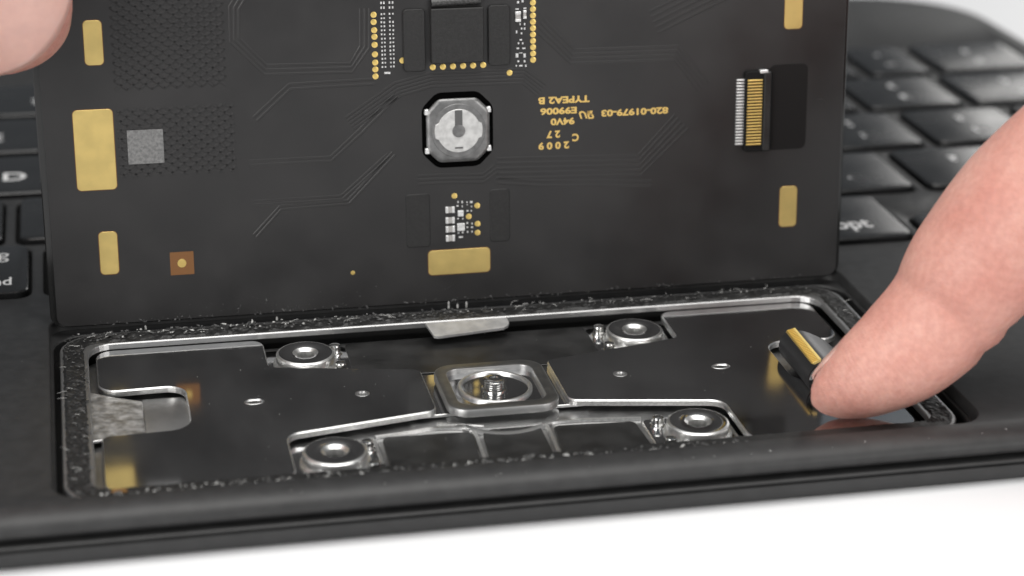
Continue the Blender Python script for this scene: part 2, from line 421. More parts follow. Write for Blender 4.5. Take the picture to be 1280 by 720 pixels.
# adhesive on the flange: a displaced strip following the tray rim
def adhesive(out_l, in_off, base, amp, name):
    l = orient(out_l, True)
    pts = []
    for i in range(len(l)):
        a, b = Vector(l[i]), Vector(l[(i+1) % len(l)]); k = max(1, int((b-a).length/0.35))
        pts += [tuple(a.lerp(b, j/k)) for j in range(k)]
    W = 9; ringpts = [offset(pts, -0.38-in_off*j/(W-1)) for j in range(W)]
    V, F = [], []; n = len(pts)
    for j, r in enumerate(ringpts):
        for x, y_ in r:
            e = 0 if j in (0, W-1) else 1
            f1 = noise.fractal(Vector((x*0.8, y_*0.8, 3.1)), 0.9, 2.1, 5); f2 = noise.noise(Vector((x*0.12, y_*0.12, 9)))
            hgt = max(-0.02, 0.12+f2*0.12+f1*amp)*e*(0.12 if y_ < -40.5 else 1.0)
            dx = noise.noise(Vector((x*1.3, y_*1.3, 20)))*0.18
            V.append((x+dx, y_+dx*0.7, base+0.03+hgt))
    for j in range(W-1):
        for i in range(n):
            q = (i+1) % n; F.append((j*n+i, j*n+q, (j+1)*n+q, (j+1)*n+i))
    return make(name, V, F, 'glue', tray, kind='stuff')
adhesive(tray_out, 2.35, -1.0, 0.22, 'adhesive_layer')

def blob(V, F, c, r, seed):
    """an irregular crumb: squashed, stretched along a random direction, lying askew"""
    b = len(V); rnd = random.Random(seed); st = rnd.choice((1, 1, 1.5, 2.4, 3.2)); an = rnd.uniform(0, math.pi); ca, sa = math.cos(an), math.sin(an); tl = rnd.uniform(-0.5, 0.5)
    loc = [(rnd.uniform(0.5, 1.35)*r*st*math.cos(k*1.0472+rnd.uniform(-.3, .3)), rnd.uniform(0.5, 1.3)*r*math.sin(k*1.0472), rnd.uniform(-0.3, 0.5)*r) for k in range(6)]
    loc += [(rnd.uniform(-.6, .6)*r*st, rnd.uniform(-.4, .4)*r, r*rnd.uniform(0.4, 1.1)), (0, 0, -r*0.7)]
    V += [(c[0]+x*ca-y_*sa, c[1]+x*sa+y_*ca, c[2]+z+x*tl*0.4) for x, y_, z in loc]
    for k in range(6): F += [(b+k, b+(k+1) % 6, b+6), (b+(k+1) % 6, b+k, b+7)]
def thread(V, F, c, length, w, seed):
    """a thin curled fibre"""
    rnd = random.Random(seed); p = Vector(c); a = rnd.uniform(0, 6.28); up = rnd.uniform(0, 0.5); n = 9; base = len(V)
    for i in range(n):
        ww = w*(1-0.6*i/n); V += [(p.x-ww*math.sin(a), p.y+ww*math.cos(a), p.z), (p.x+ww*math.sin(a), p.y-ww*math.cos(a), p.z), (p.x, p.y, p.z+ww*1.6)]
        a += rnd.uniform(-0.7, 0.7); st = length/n; p = p+Vector((math.cos(a)*st, math.sin(a)*st*0.6, up*st*math.cos(i*0.35)))
    for i in range(n-1):
        for k in range(3): F.append((base+3*i+k, base+3*i+(k+1) % 3, base+3*i+3+(k+1) % 3, base+3*i+3+k))
V, F = [], []
for i in range(420):                                 # along the back strip
    x = random.uniform(-47, 47); yy = random.uniform(-2.6, -0.2); r = random.uniform(0.05, 0.17)
    if x > 0 and random.random() < 0.6: continue
    blob(V, F, (x, yy, -0.85+random.uniform(0, 0.25)), r, i)
for i in range(330):                                 # left and right strips
    s = random.choice((-1, -1, 1)); x = XC+s*random.uniform(44.7, 47.2); blob(V, F, (x, random.uniform(-40, -2), -0.85+random.uniform(0, 0.15)), random.uniform(0.04, 0.13), 900+i)
for i in range(520):                                 # front strip, pressed up against the lip
    x = random.uniform(-48, 46)
    if x > 23: continue
    blob(V, F, (x, random.uniform(-43.2, -42.0), -0.45+random.uniform(-0.35, 0.3)), random.uniform(0.05, 0.26)*random.random()**0.5, 2000+i)
make('adhesive_crumbs', V, F, 'crumb', tray, kind='stuff')
V, F = [], []
for i in range(150):
    q = random.random()
    if q < 0.45: x = random.uniform(-47, -8); yy = random.uniform(-2.2, -0.1); z = -0.7
    elif q < 0.6: x = random.uniform(-8, 40); yy = random.uniform(-1.5, -0.1); z = -0.8
    elif q < 0.8: x = random.uniform(-46, -30); yy = random.uniform(-43.2, -42.0); z = -0.3
    else: x = random.uniform(-30, 22); yy = random.uniform(-43.1, -41.9); z = -0.35
    blob(V, F, (x, yy, z), random.uniform(0.04, 0.16), 4000+i)
for i in range(46): thread(V, F, (random.choice((random.uniform(-47, -6), random.uniform(5, 44))), random.uniform(-2.4, -0.2), -0.72), random.uniform(0.6, 2.2), 0.028, 5000+i)
for i in range(26): thread(V, F, (random.choice((-1, 1))*random.uniform(45.2, 47.2)+XC, random.uniform(-40, -3), -0.72), random.uniform(0.5, 1.8), 0.024, 5100+i)
for i in range(26): thread(V, F, (random.uniform(-46, 22), random.uniform(-43.1, -42.2), -0.4), random.uniform(0.5, 1.6), 0.03, 5200+i)
for x, hgt in ((-1.6, 1.1), (-0.5, 0.7), (0.6, 0.9), (-22.5, 0.6), (-38, 0.6)):      # upright torn threads
    b = len(V); V += [(x-0.1, 0.2, -0.9), (x+0.12, 0.2, -0.9), (x+0.1, 0.1, -0.9+hgt*0.7), (x-0.02, 0.05, -0.9+hgt), (x-0.12, 0.1, -0.9+hgt*0.8), (x, 0.32, -0.9), (x, 0.25, -0.9+hgt*0.75)]
    F += [(b, b+1, b+2, b+3, b+4), (b+1, b+5, b+6, b+2), (b+5, b, b+4, b+6), (b+2, b+6, b+3), (b+6, b+4, b+3)]
make('adhesive_flecks', V, F, 'fibre', tray, kind='stuff')

# ---- the two-winged pressure plate
def mir(pts, s): return [(XC+s*x, y_) for x, y_ in pts]
wing = [(-43.65, -3.25), (-43.65, -14.9), (-34.15, -14.6), (-34.15, -25.9), (-43.65, -26.3), (-43.65, -39.7), (-24.3, -39.5), (-24.3, -29.4), (-7.4, -26.3), (-7.4, -15.0), (-24.3, -11.3), (-24.3, -3.25)]
wr = [2.0, 2.2, 2.2, 2.4, 1.0, 2.2, 1.8, 1.8, 1.4, 1.0, 1.0, 1.6]
for s in (-1, 1):
    body = rounded(mir([(-x if s < 0 else -x, y_) for x, y_ in wing], s), wr, 8)
    hs = [circle(XC+s*14.87, -20.4, 0.42, 20), circle(XC+s*26.9, -20.5, 0.95, 24, 0.62)]
    w_ = prism('pressure_plate', [body]+hs, -2.5, -1.8, ['steel', 'cut'], case, 0.14)
    for cx, r0, r1, ry in ((14.87, 0.82, 0.45, 1.0), (26.9, 1.12, 0.95, 0.68)):
        V, F = [], []; n = 28
        for r, z in ((r0, -1.795), (r0-0.1, -1.74), (r1+0.06, -1.75), (r1, -1.9), (r1*0.9, -2.4)):
            V += [(XC+s*cx+r*math.cos(2*math.pi*k/n), -20.45+r*ry*math.sin(2*math.pi*k/n), z) for k in range(n)]
        for q in range(4):
            for k in range(n): F.append((q*n+k, q*n+(k+1) % n, (q+1)*n+(k+1) % n, (q+1)*n+k))
        sharp(make('rivet_rim', V, F, 'satin', w_))
# bridge, raised frame and post in the middle
bridge = prism('bridge_plate', [rect(XC-10.5, XC+10.5, -25.9, -15.2, 1.0)], -2.85, -2.52, ['steel', 'cut'], case, 0.06)
fr_o = rect(XC-6.3, XC+6.3, -28.2, -15.7, 2.4, 8); fr_i = rect(XC-4.95, XC+4.95, -26.7, -17.1, 1.5, 8)
V, F, MI = solid([fr_o, fr_i], [[(-0.13, -1.2), (-0.04, -1.22), (0, -1.28), (0, -2.05)], [(-0.10, -1.2), (-0.03, -1.22), (0, -1.28), (0, -2.5)]])
frame = make('raised_frame', V, F, ['frame', 'satin'], case, MI); sharp(frame)
prism('frame_floor', [rect(XC-5.6, XC+5.6, -27.4, -16.4, 1.8)], -2.45, -1.85, ['steel', 'cut'], frame, 0)
lathe('ring', XC, -21.6, [(4.22, -1.85), (4.22, -1.62), (4.12, -1.52), (3.88, -1.52), (3.76, -1.62), (3.76, -1.80), (0.01, -1.80)], ['cut', 'steel'], frame, 56, [0, 0, 0, 0, 0, 1, 1])
pp = [(1.45, -1.8), (1.45, -1.68), (1.15, -1.6)]
zz = -1.6
while zz < -0.75: pp += [(1.05, zz), (1.25, zz+0.1), (1.25, zz+0.14), (1.05, zz+0.24)]; zz += 0.26
pp += [(1.15, -0.54), (0.95, -0.46), (0.5, -0.46), (0.42, -0.56), (0.01, -0.58)]
lathe('threaded_post', XC-0.15, -21.8, pp, ['boss'], frame, 32)
lathe('hub_disc', XC, -25.2, [(6.4, -3.2), (6.4, -3.0), (6.1, -2.9), (5.4, -2.9), (5.2, -3.0), (4.4, -3.0), (4.2, -2.95), (0.01, -2.95)], ['satin'], case, 48)

# ---- bosses with their pads and pins
for sx in (-1, 1):
    for cy in (-8.6, -34.7):
        cx = XC+sx*19.8
        x0, x1 = sorted((XC+sx*14.6, XC+sx*24.6))
        pl = prism('boss_pad', [rect(x0, x1, cy-5.2, cy+4.4, 0.9)], -3.2, -2.95, ['steel', 'cut'], case, 0.08)
        lathe('boss', cx, cy, [(3.75, -2.95), (3.75, -2.75), (3.65, -2.68), (3.45, -2.66), (3.35, -2.6), (3.35, -2.4), (3.42, -2.34), (3.42, -1.75), (3.38, -1.62), (3.22, -1.5), (3.1, -1.48), (1.5, -1.48), (1.4, -1.54), (1.05, -1.8), (1.0, -2.6), (0.01, -2.6)],
              ['cut', 'steel', 'wall'], case, 48, [0, 0, 0, 0, 0, 0, 0, 0, 0, 0, 1, 0, 0, 0, 2, 2])
        for dy in (-2.6, 2.6):
            lathe('pin', XC+sx*16.05, cy+dy, [(0.95, -2.95), (0.95, -2.86), (0.7, -2.8), (0.68, -2.1), (0.6, -1.92), (0.4, -1.84), (0.01, -1.84)], ['boss'], pl, 20)
# rails of the tray and the dark films between them
films = [[(-14.4, -29.6), (-5.1, -29.9), (-4.6, -30.6), (-5.3, -41), (-14.8, -41)], [(-3.5, -30.3), (-2.4, -29.7), (2.3, -29.7), (3.0, -30.3), (2.9, -41), (-4.3, -41)],
         [(4.4, -30.4), (5.0, -30.1), (13.5, -30.6), (14.0, -41), (3.6, -41)], [(-15.2, -13.6), (14.6, -13.9), (14.4, -3.6), (-14.9, -3.6)]]
for f in films: prism('film_panel', [rounded(f, 0.7, 5)], -3.2, -2.92, ['film', 'film'], case, 0.06)
for pl in ([(-4.9, -29.6), (-4.35, -30.6), (-4.8, -41)], [(3.3, -29.6), (3.75, -30.6), (3.25, -41)], [(-15.1, -29.3), (-12, -28.9), (-8.5, -28.3), (-5.6, -28.7), (-4.4, -29.3)],
           [(-3.9, -29.2), (-2.4, -29.3), (2.3, -29.3), (3.4, -29.2)], [(3.8, -29.4), (5.2, -29.0), (9, -29.2), (14.4, -29.9)], [(-15.3, -30), (-15.3, -36)], [(-8.0, -27.2), (-5.0, -27.9), (-3, -28.6)]):
    V, F = strips([smoothp(pl, 5)], 0.55, 0.28, -3.16)
    sharp(make('rib', V, F, 'cut', case), 60)
# things seen through the left slot
prism('zinc_bracket', [rounded([(-45, -13.5), (-42.3, -15.4), (-39.3, -17.0), (-39.3, -25.6), (-45, -26.2)], [0, 2.5, 0.5, 0.3, 0], 5)], -2.6, -2.3, ['galv', 'cut'], case, 0.05)
V, F = [], []; n = 16
for i in range(n+1):
    a = i/n; yy = -15.5-11*a; z = -3.0+0.75*math.sin(math.pi*(0.08+0.84*a))
    V += [(-39.25, yy, z), (-34.6, yy, z), (-33.6, yy, z-0.5)]
for i in range(n):
    for k in range(2): F.append((3*i+k, 3*i+3+k, 3*i+4+k, 3*i+1+k))
sharp(make('curved_shield', V, F, 'satin', case), 60)
prism('orange_film', [[(-43.4, -41.7), (-41.8, -41.8), (-41.9, -41.0), (-43.3, -40.9)]], -0.72, -0.66, 'kapton', tray, 0)

V, F = [], []
for i in range(60):
    x = random.uniform(-43, 43); yy = random.uniform(-38, -4); blob(V, F, (x, yy, -1.79), random.uniform(0.015, 0.045), 9000+i)
for i in range(70): blob(V, F, (random.uniform(-60, 70), random.uniform(-46.3, -43.8), -0.1), random.uniform(0.03, 0.07), 9300+i)
for i in range(30): blob(V, F, (random.uniform(-70, -50), random.uniform(-40, 8), 0.02), random.uniform(0.015, 0.04), 9500+i)
make('dust', V, F, 'fibre', case, kind='stuff')

# ------------------------------------------------------------------ lifted trackpad
LEAN = math.atan(0.095)
pad = thing('trackpad', 'black trackpad board stood upright showing its underside with gold contacts', 'trackpad', (0, 0.8, 0), offset=False)
pad.rotation_euler = (math.pi/2-LEAN, 0, 0)
PW = 48.9
prism('glass_plate', [rect(-PW, PW, -0.35, 44.2, 1.6, 6)], -1.5, -0.35, 'glass', pad, 0.12)
board = prism('circuit_board', [rect(-PW+0.75, PW-0.5, -0.15, 43.6, 1.2, 6)], -0.35, 0.0, ['board', 'board'], pad, 0.05)
for x0, x1, v0, v1 in [(-43.0, -40.93, 30.7, 35.8), (-44.8, -40.3, 16.13, 25.56), (-42.76, -40.66, 5.94, 11.08), (-3.9, 3.7, 3.28, 6.33), (40.5, 42.75, 31.5, 36.6), (40.62, 42.83, 6.62, 11.78)]:
    prism('gold_contact', [rect(x0-0.07, x1+0.07, v0-0.07, v1+0.07, 0.55, 6)], 0.002, 0.012, 'brown', pad, 0)
    prism('gold_contact', [rect(x0, x1, v0, v1, 0.5, 6)], 0.012, 0.05, 'gold', pad, 0.02)
bw = prism('bare_window', [rect(-34.71, -31.95, 5.33, 8.12, 0.05, 2)], 0.002, 0.02, 'brown', pad, 0)
prism('fiducial', [circle(-33.35, 6.73, 0.52, 28)], 0.02, 0.035, 'golddot', bw, 0.01)
dots = [(-9.83, 35.2), (-9.85, 34.35), (-9.81, 33.4), (-9.8, 32.62), (-9.8, 31.68), (-9.79, 30.55), (-9.78, 29.58), (-9.79, 28.77), (-9.79, 27.95)]
dots += [(9.16, 36.65-0.757*k) for k in range(11)]
dots += [(-2.96+1.212*k, 28.73) for k in range(6)]
dots += [(6.29, 27.66), (-6.56, 29.69), (-0.59, 12.99), (2.19, 11.63), (1.14, 10.34), (2.21, 9.37), (2.2, 8.26)]
dome = None
for u, v in dots+[(-13.13, 4.21)]:
    if dome is None:
        d_ = lathe('test_point', 0, 0, [(0.36, 0.002), (0.35, 0.03), (0.30, 0.045), (0.15, 0.05), (0.01, 0.052)], ['golddot'], pad, 20); dome = d_.data
    else: d_ = place('test_point', dome, pad)
    d_.location = (u*S, v*S, 0)
    if u == -13.13: d_.scale = (0.75, 0.75, 0.6)
# foam pads
for x0, x1, v0, v1, h in [(-6.43, -3.85, 28.35, 35.7, 0.35), (3.7, 6.3, 28.65, 35.8, 0.35), (-6.55, -3.6, 6.9, 13.5, 0.10), (3.72, 6.2, 7.0, 13.55, 0.10)]:
    prism('foam_pad', [rect(x0, x1, v0, v1, 0.45, 6)], 0.002, h, ['foam', 'foam'], pad, 0.08)
mid = prism('foam_pad', [rect(-3.25, 3.0, 29.3, 35.75, 0.12)], 0.002, 1.15, ['foam', 'foam'], pad, 0.1)
V, F = [], []
for i in range(9):                                    # folded braid along its upper edge
    a = i/8*math.pi; V += [(-3.1, 36.35-0.55*math.cos(a), 0.1+0.75*math.sin(a)), (2.75, 36.5-0.55*math.cos(a), 0.1+0.75*math.sin(a))]
for i in range(8): F.append((2*i, 2*i+1, 2*i+3, 2*i+2))
sharp(make('fold', V, F, 'braid', mid), 60)
prism('black_tape', [rect(38.75, 43.7, 16.55, 27.2, 0.8, 5)], 0.002, 0.06, 'tape', pad, 0.02)
prism('print_patch', [rect(-38.83, -34.73, 18.95, 22.95, 0.05, 2)], 0.002, 0.05, 'grey', pad, 0)

# small components
lst = []
for c_ in (-8.93, -8.6, -7.95, -7.58):
    for k in range(14):
        if random.random() < 0.05: continue
        lst.append((c_+random.uniform(-.02, .02), 35.25-0.478*k+random.uniform(-.03, .03), 0.2, random.choice((0.2, 0.24)), 0.1))
    lst += [(c_, 36.55, 0.2, 0.3, 0.1), (c_, 35.98, 0.2, 0.28, 0.1)]
lst += [(-8.5, 28.3, 0.5, 0.26, 0.12), (-8.15, 28.28, 0.28, 0.26, 0.12)]
lst += [(u, v, w*0.8, h*0.8, 0.12) for u, v, w, h in [(7.36, 36.01, 0.36, 0.36), (7.91, 36.12, 0.36, 0.36), (7.23, 35.22, 0.54, 0.21), (8.18, 35.28, 0.45, 0.21), (7.59, 33.43, 0.21, 0.36), (8.13, 33.41, 0.21, 0.36), (7.16, 32.52, 0.21, 0.45), (7.77, 32.89, 0.25, 0.29), (8.13, 32.87, 0.25, 0.36), (7.76, 32.32, 0.25, 0.29), (7.67, 31.55, 0.39, 0.25), (7.39, 31.15, 0.25, 0.32), (7.89, 31.13, 0.25, 0.32), (7.3, 30.55, 0.43, 0.25), (8.03, 30.52, 0.5, 0.25), (7.2, 29.69, 0.45, 0.63), (8.12, 29.65, 0.39, 0.63), (7.66, 29.99, 0.54, 0.11), (7.35, 29.0, 0.32, 0.29), (8.11, 28.97, 0.29, 0.36), (7.11, 28.47, 0.21, 0.25), (7.65, 28.45, 0.54, 0.25), (8.26, 28.42, 0.25, 0.36)]]
lst += [(u, v, w*0.8, h*0.8, 0.12) for u, v, w, h in [(-0.16, 12.22, 0.24, 0.3), (0.35, 12.19, 0.24, 0.36), (-0.23, 11.73, 0.36, 0.24), (0.35, 11.67, 0.19, 0.29), (0.94, 12.13, 0.22, 0.22), (1.46, 12.12, 0.43, 0.34), (0.96, 11.82, 0.17, 0.17), (1.48, 11.56, 0.19, 0.22), (0.99, 11.06, 0.34, 0.24), (1.45, 11.03, 0.22, 0.24), (-0.19, 10.17, 0.29, 0.24), (0.4, 10.13, 0.19, 0.26), (0.94, 9.54, 0.31, 0.29), (1.53, 9.44, 0.24, 0.26), (0.94, 9.01, 0.26, 0.26), (1.52, 8.98, 0.34, 0.29), (0.97, 8.44, 0.24, 0.29), (1.51, 8.44, 0.24, 0.26), (-0.15, 8.38, 0.29, 0.29), (0.38, 8.41, 0.29, 0.31), (0.13, 7.84, 0.67, 0.31)]]
boxes('tiny_components', lst, 0.002, 'tin', pad)
def capacitor(u, v, w, h, vert=False):
    body = prism('capacitor', [rect(u-w/2, u+w/2, v-h/2, v+h/2, 0.05, 2)], 0.002, 0.30, 'ceram', pad, 0.04)
    for s in (-1, 1):
        if vert: l = rect(u-w/2-0.02, u+w/2+0.02, v+s*h*0.36-h*0.14, v+s*h*0.36+h*0.14+0.02*s, 0.04, 2)
        else: l = rect(u+s*w*0.36-w*0.15, u+s*w*0.36+w*0.15, v-h/2-0.02, v+h/2+0.02, 0.04, 2)
        prism('terminal', [l], 0.002, 0.33, 'tin', body, 0.04)
for v in (11.35, 10.04, 8.95, 7.82): capacitor(-1.18, v, 1.08, 0.72)
capacitor(7.32, 34.33, 0.62, 1.2, True); capacitor(8.14, 34.57, 0.34, 1.0, True)
for u, v, w, h in ((0.12, 10.82, 0.7, 0.72), (0.14, 9.12, 0.92, 0.92)):
    prism('chip', [rect(u-w/2, u+w/2, v-h/2, v+h/2, 0.05, 2)], 0.002, 0.28, 'tin', pad, 0.03)

# tactile switch
sw_c = (-0.09, 21.1)
def octo(r, c, f=1.0):
    x, y_ = sw_c; return [(x-r+c, y_-r*f), (x+r-c, y_-r*f), (x+r, y_-r*f+c), (x+r, y_+r*f-c), (x+r-c, y_+r*f), (x-r+c, y_+r*f), (x-r, y_+r*f-c), (x-r, y_-r*f+c)]
switch = prism('tactile_switch', [rounded(octo(4.3, 1.8, 1.06), 1.6, 5)], 0.002, 0.04, 'recess_shade', pad, 0)  # flat sheet, its black painted as the shade in the gap
V, F, MI = solid([rounded(octo(3.82, 1.5, 1.0), 1.1, 5)], [[(-0.5, 0.62), (-0.2, 0.55), (0, 0.35), (0, 0.04)]])
sharp(make('switch_shell', V, F, ['shell', 'shell'], switch, MI))
prism('dome_rim', [circle(sw_c[0], sw_c[1], 3.25, 48), circle(sw_c[0], sw_c[1], 2.6, 48)], 0.6, 0.68, ['shell', 'shell'], switch, 0.04)
dl = []
for k in range(64):
    a = 2*math.pi*k/64; r = 2.62
    if abs(math.sin(a)) < 0.30: r = 2.92
    dl.append((sw_c[0]+r*math.cos(a), sw_c[1]+r*math.sin(a)))
prism('switch_disc', [dl, rect(sw_c[0]-0.28, sw_c[0]+0.28, sw_c[1]+2.3, sw_c[1]+2.45, 0.03, 2)], 0.62, 0.80, 'nickel', switch, 0.05)
prism('disc_slot', [rect(sw_c[0]-0.46, sw_c[0]+0.46, sw_c[1]+0.2, sw_c[1]+2.5, 0.1, 3)], 0.80, 0.815, 'slot', switch, 0)
prism('disc_slot', [rect(sw_c[0]-0.5, sw_c[0]+0.5, sw_c[1]-2.15, sw_c[1]-1.95, 0.05, 2)], 0.80, 0.812, 'slot', switch, 0)
lathe('plunger', sw_c[0], sw_c[1], [(0.78, 0.8), (0.74, 0.9), (0.5, 0.95), (0.01, 0.96)], ['shell'], switch, 32)
for sx, sv in ((-1, 1), (1, 1), (-1, -1), (1, -1)):
    x, v = sw_c[0]+sx*3.75, sw_c[1]+sv*2.35
    prism('clip', [rounded([(x-0.28, v-0.35), (x+0.28, v-0.35), (x+0.2, v+0.35), (x-0.25, v+0.3)], 0.08, 2)], 0.05, 0.5, 'tin', switch, 0.06)

# board connector
conn = prism('board_connector', [rect(35.5, 39.0, 16.6, 26.6, 0.4, 4)], 0.002, 0.75, 'wall', pad, 0.1)
prism('connector_cover', [rect(37.85, 38.75, 16.7, 26.5, 0.2, 4)], 0.75, 1.0, 'film', conn, 0.12)
prism('anchor', [rect(37.3, 38.3, 26.35, 26.75, 0.1, 3)], 0.3, 0.95, 'tin', conn, 0.08)
pin_a = pin_b = None
for k in range(22):
    v = 25.5-k*0.378
    if pin_a is None:
        a_ = prism('pin', [rect(-0.5, 0.5, -0.1, 0.1, 0.03, 2)], 0.002, 0.35, 'tin', conn, 0.05); pin_a = a_.data
        V, F, MI = solid([rect(-0.95, 0.95, -0.1, 0.1, 0.02, 2)], [[(-0.05, 0.92), (0, 0.86), (0, 0.7)]])
        b_ = make('pin', V, F, ['golddot', 'golddot'], conn, MI); pin_b = b_.data
    else: a_ = place('pin', pin_a, conn); b_ = place('pin', pin_b, conn)
    a_.location = (35.05*S, v*S, 0); b_.location = (36.7*S, v*S, 0)
# lettering, upside down on the board
PI = math.pi
for body, ua, ub, v, h in [('TYPEA2 B', 16.11, 9.76, 24.08, 0.86), ('E99006', 14.52, 10.02, 22.76, 0.86), ('94V0', 14.26, 11.29, 21.46, 0.86), ('820-01979-03', 25.98, 17.58, 22.2, 0.86),
                           ('2 7', 12.47, 10.78, 19.93, 0.92), ('C', 14.79, 13.97, 19.4, 0.95), ('2 0 0 9', 13.58, 9.79, 18.54, 0.92)]:
    lettering('lettering', body, (ua+ub)/2, v, ua-ub, h, 0.012, 'print', pad, PI, bold=0.04)
lettering('lettering', 'ЯU', 15.75, 22.1, 1.8, 1.0, 0.012, 'print', pad, PI, shear=-0.35, bold=0.035)

# traces and hatched ground under the mask
lines = []
def par(pl, n, sp):
    for k in range(n):
        d = (k-(n-1)/2)*sp; out = []
        for i, p_ in enumerate(pl):
            a = Vector(pl[max(0, i-1)]); b = Vector(pl[min(len(pl)-1, i+1)]); t_ = (b-a).normalized()
            out.append((p_[0]-t_.y*d, p_[1]+t_.x*d))
        lines.append(out)
par([(-24.0, 39.5), (-25.9, 36.6), (-26.0, 32.9), (-22.6, 29.3), (-12.6, 29.1), (-10.9, 31.5), (-10.8, 36.0)], 3, 0.55)
par([(-24.04, 23.55), (-19.9, 27.2), (-9.93, 27.35)], 2, 0.6)
par([(-24.9, 18.35), (-15.33, 18.36), (-11.8, 21.4), (-7.41, 25.55)], 2, 0.5)
par([(-24.67, 13.5), (-14.2, 13.58), (-8.43, 18.42)], 2, 0.45)
par([(-24.6, 9.5), (-21.5, 12.74), (-13.4, 12.98), (-7.8, 18.6)], 2, 0.45)
par([(-13, 22.5), (-7.2, 26.3), (-3.1, 27.3), (8.0, 27.2), (10.2, 25.4)], 5, 0.42)
par([(4.6, 16.1), (22.5, 15.57), (27.69, 20.68)], 5, 0.62)
par([(9.9, 33.35), (13.92, 29.3), (26.84, 29.2), (30.45, 24.9)], 4, 0.55)
par([(4.8, 14.6), (10, 14.0), (24, 13.2)], 2, 0.6)
par([(-5, 15.2), (-2.6, 15.2), (3, 15.0), (4.6, 16.1)], 3, 0.5)
par([(24, 33), (33, 37), (38, 39)], 5, 0.7)
V, F = strips(lines, 0.32, 0.026, 0.001)
make('trace', V, F, 'trace', pad, kind='stuff')
lines = []
def hatch(x0, x1, v0, v1, sp):
    for sgn in (1, -1):
        k = -40
        while k < 80:
            c0 = v0+k*sp; pts = []
            for x in (x0, x1):
                yv = c0+sgn*(x-x0)*0.75 if sgn > 0 else c0+(x1-x)*0.75
                pts.append((x, yv))
            (xa, ya), (xb, yb) = pts; k += 1
            if ya == yb: continue
            ta = sorted(((v0-ya)/(yb-ya), (v1-ya)/(yb-ya))); t0, t1 = max(0, ta[0]), min(1, ta[1])
            if t1-t0 < 0.03: continue
            lines.append([(xa+(xb-xa)*t0, ya+(yb-ya)*t0), (xa+(xb-xa)*t1, ya+(yb-ya)*t1)])
hatch(-39.9, -27.2, 27.7, 39.5, 1.05)
hatch(-39.8, -26.5, 17.5, 25.5, 1.05)
V, F = strips(lines, 0.36, 0.040, 0.001)
make('hatched_copper', V, F, 'trace', pad, kind='stuff')
V, F = [], []
for i in range(60):
    blob(V, F, (random.uniform(-36, -10), random.uniform(0.2, 3.2)*random.random(), 0.02), random.uniform(0.02, 0.07), 7000+i)
for i in range(160):
    blob(V, F, (random.uniform(-44, 44), random.uniform(-0.25, 0.25), 0.05), random.uniform(0.03, 0.12), 7500+i)
thread(V, F, (45.0, 22.6, 0.03), 2.2, 0.02, 31); thread(V, F, (-2.0, 1.4, 0.03), 2.0, 0.016, 32); thread(V, F, (20.0, 26.0, 0.03), 1.4, 0.014, 35)
make('dust', V, F, 'crumb', pad, kind='stuff')

# ------------------------------------------------------------------ ribbon cable in the right slot
cab = thing('ribbon_cable', 'black flex ribbon with gold contacts curling out of the plate beside the fingertip', 'cable', (38, -24, -3.2))
prof = [(43.5, -2.75), (40, -2.8), (37.5, -2.75), (35.6, -2.45), (34.6, -1.6), (34.25, -0.6), (34.4, 0.4), (34.95, 1.15)]
V, F = [], []
pr = smoothp(prof)
def sheet(pr, ya, yb, th, name, mat_, parent):
    V, F = [], []; n = len(pr)
    for i, (x, z) in enumerate(pr):
        a = Vector(pr[max(0, i-1)]); b = Vector(pr[min(n-1, i+1)]); d = (b-a).normalized(); nn = Vector((-d.y, d.x))*th
        sk = 0.9*i/n
        V += [(x, ya-sk*0.3, z), (x, yb-sk*0.3, z), (x+nn.x, yb-sk*0.3, z+nn.y), (x+nn.x, ya-sk*0.3, z+nn.y)]
    for i in range(n-1):
        for k in range(4): F.append((4*i+k, 4*i+(k+1) % 4, 4*i+4+(k+1) % 4, 4*i+4+k))
    F += [(3, 2, 1, 0), tuple(4*(n-1)+k for k in range(4))]
    o = make(name, V, F, mat_, parent); sharp(o, 40); return o
rib = sheet(pr, -28.6, -18.6, 0.16, 'ribbon', 'flex', cab)
head = sheet(smoothp([(35.2, 0.75), (35.9, 1.0), (36.6, 1.0), (37.6, 0.65), (39.2, -0.2), (40.5, -1.3)]), -28.2, -18.9, 0.3, 'stiffener', 'stiff', cab)
strip = make('contact_strip', [(34.75, -28.3, 1.38), (35.0, -18.7, 1.38), (35.9, -18.9, 1.70), (35.75, -28.1, 1.70), (34.75, -28.3, 1.08), (35.0, -18.7, 1.08), (35.9, -18.9, 1.38), (35.75, -28.1, 1.38)],
             [(0, 3, 2, 1), (4, 5, 6, 7), (0, 4, 7, 3), (3, 7, 6, 2), (2, 6, 5, 1), (1, 5, 4, 0)], 'goldstrip', cab)
lead = None
for k in range(24):
    yv = -28.0+k*0.39
    if lead is None:
        V = [(34.6, -0.09, 1.2), (34.6, 0.09, 1.2), (34.72, 0.09, 1.46), (34.72, -0.09, 1.46), (35.45, -0.09, 1.68), (35.45, 0.09, 1.68), (35.45, 0.09, 1.45), (35.45, -0.09, 1.45)]
        F = [(0, 1, 2, 3), (3, 2, 5, 4), (4, 5, 6, 7), (0, 3, 4, 7), (1, 6, 5, 2)]
        l_ = make('lead', V, F, 'golddot', strip); lead = l_.data
    else: l_ = place('lead', lead, strip)
    l_.location = (k*0.008*S, yv*S, 0)

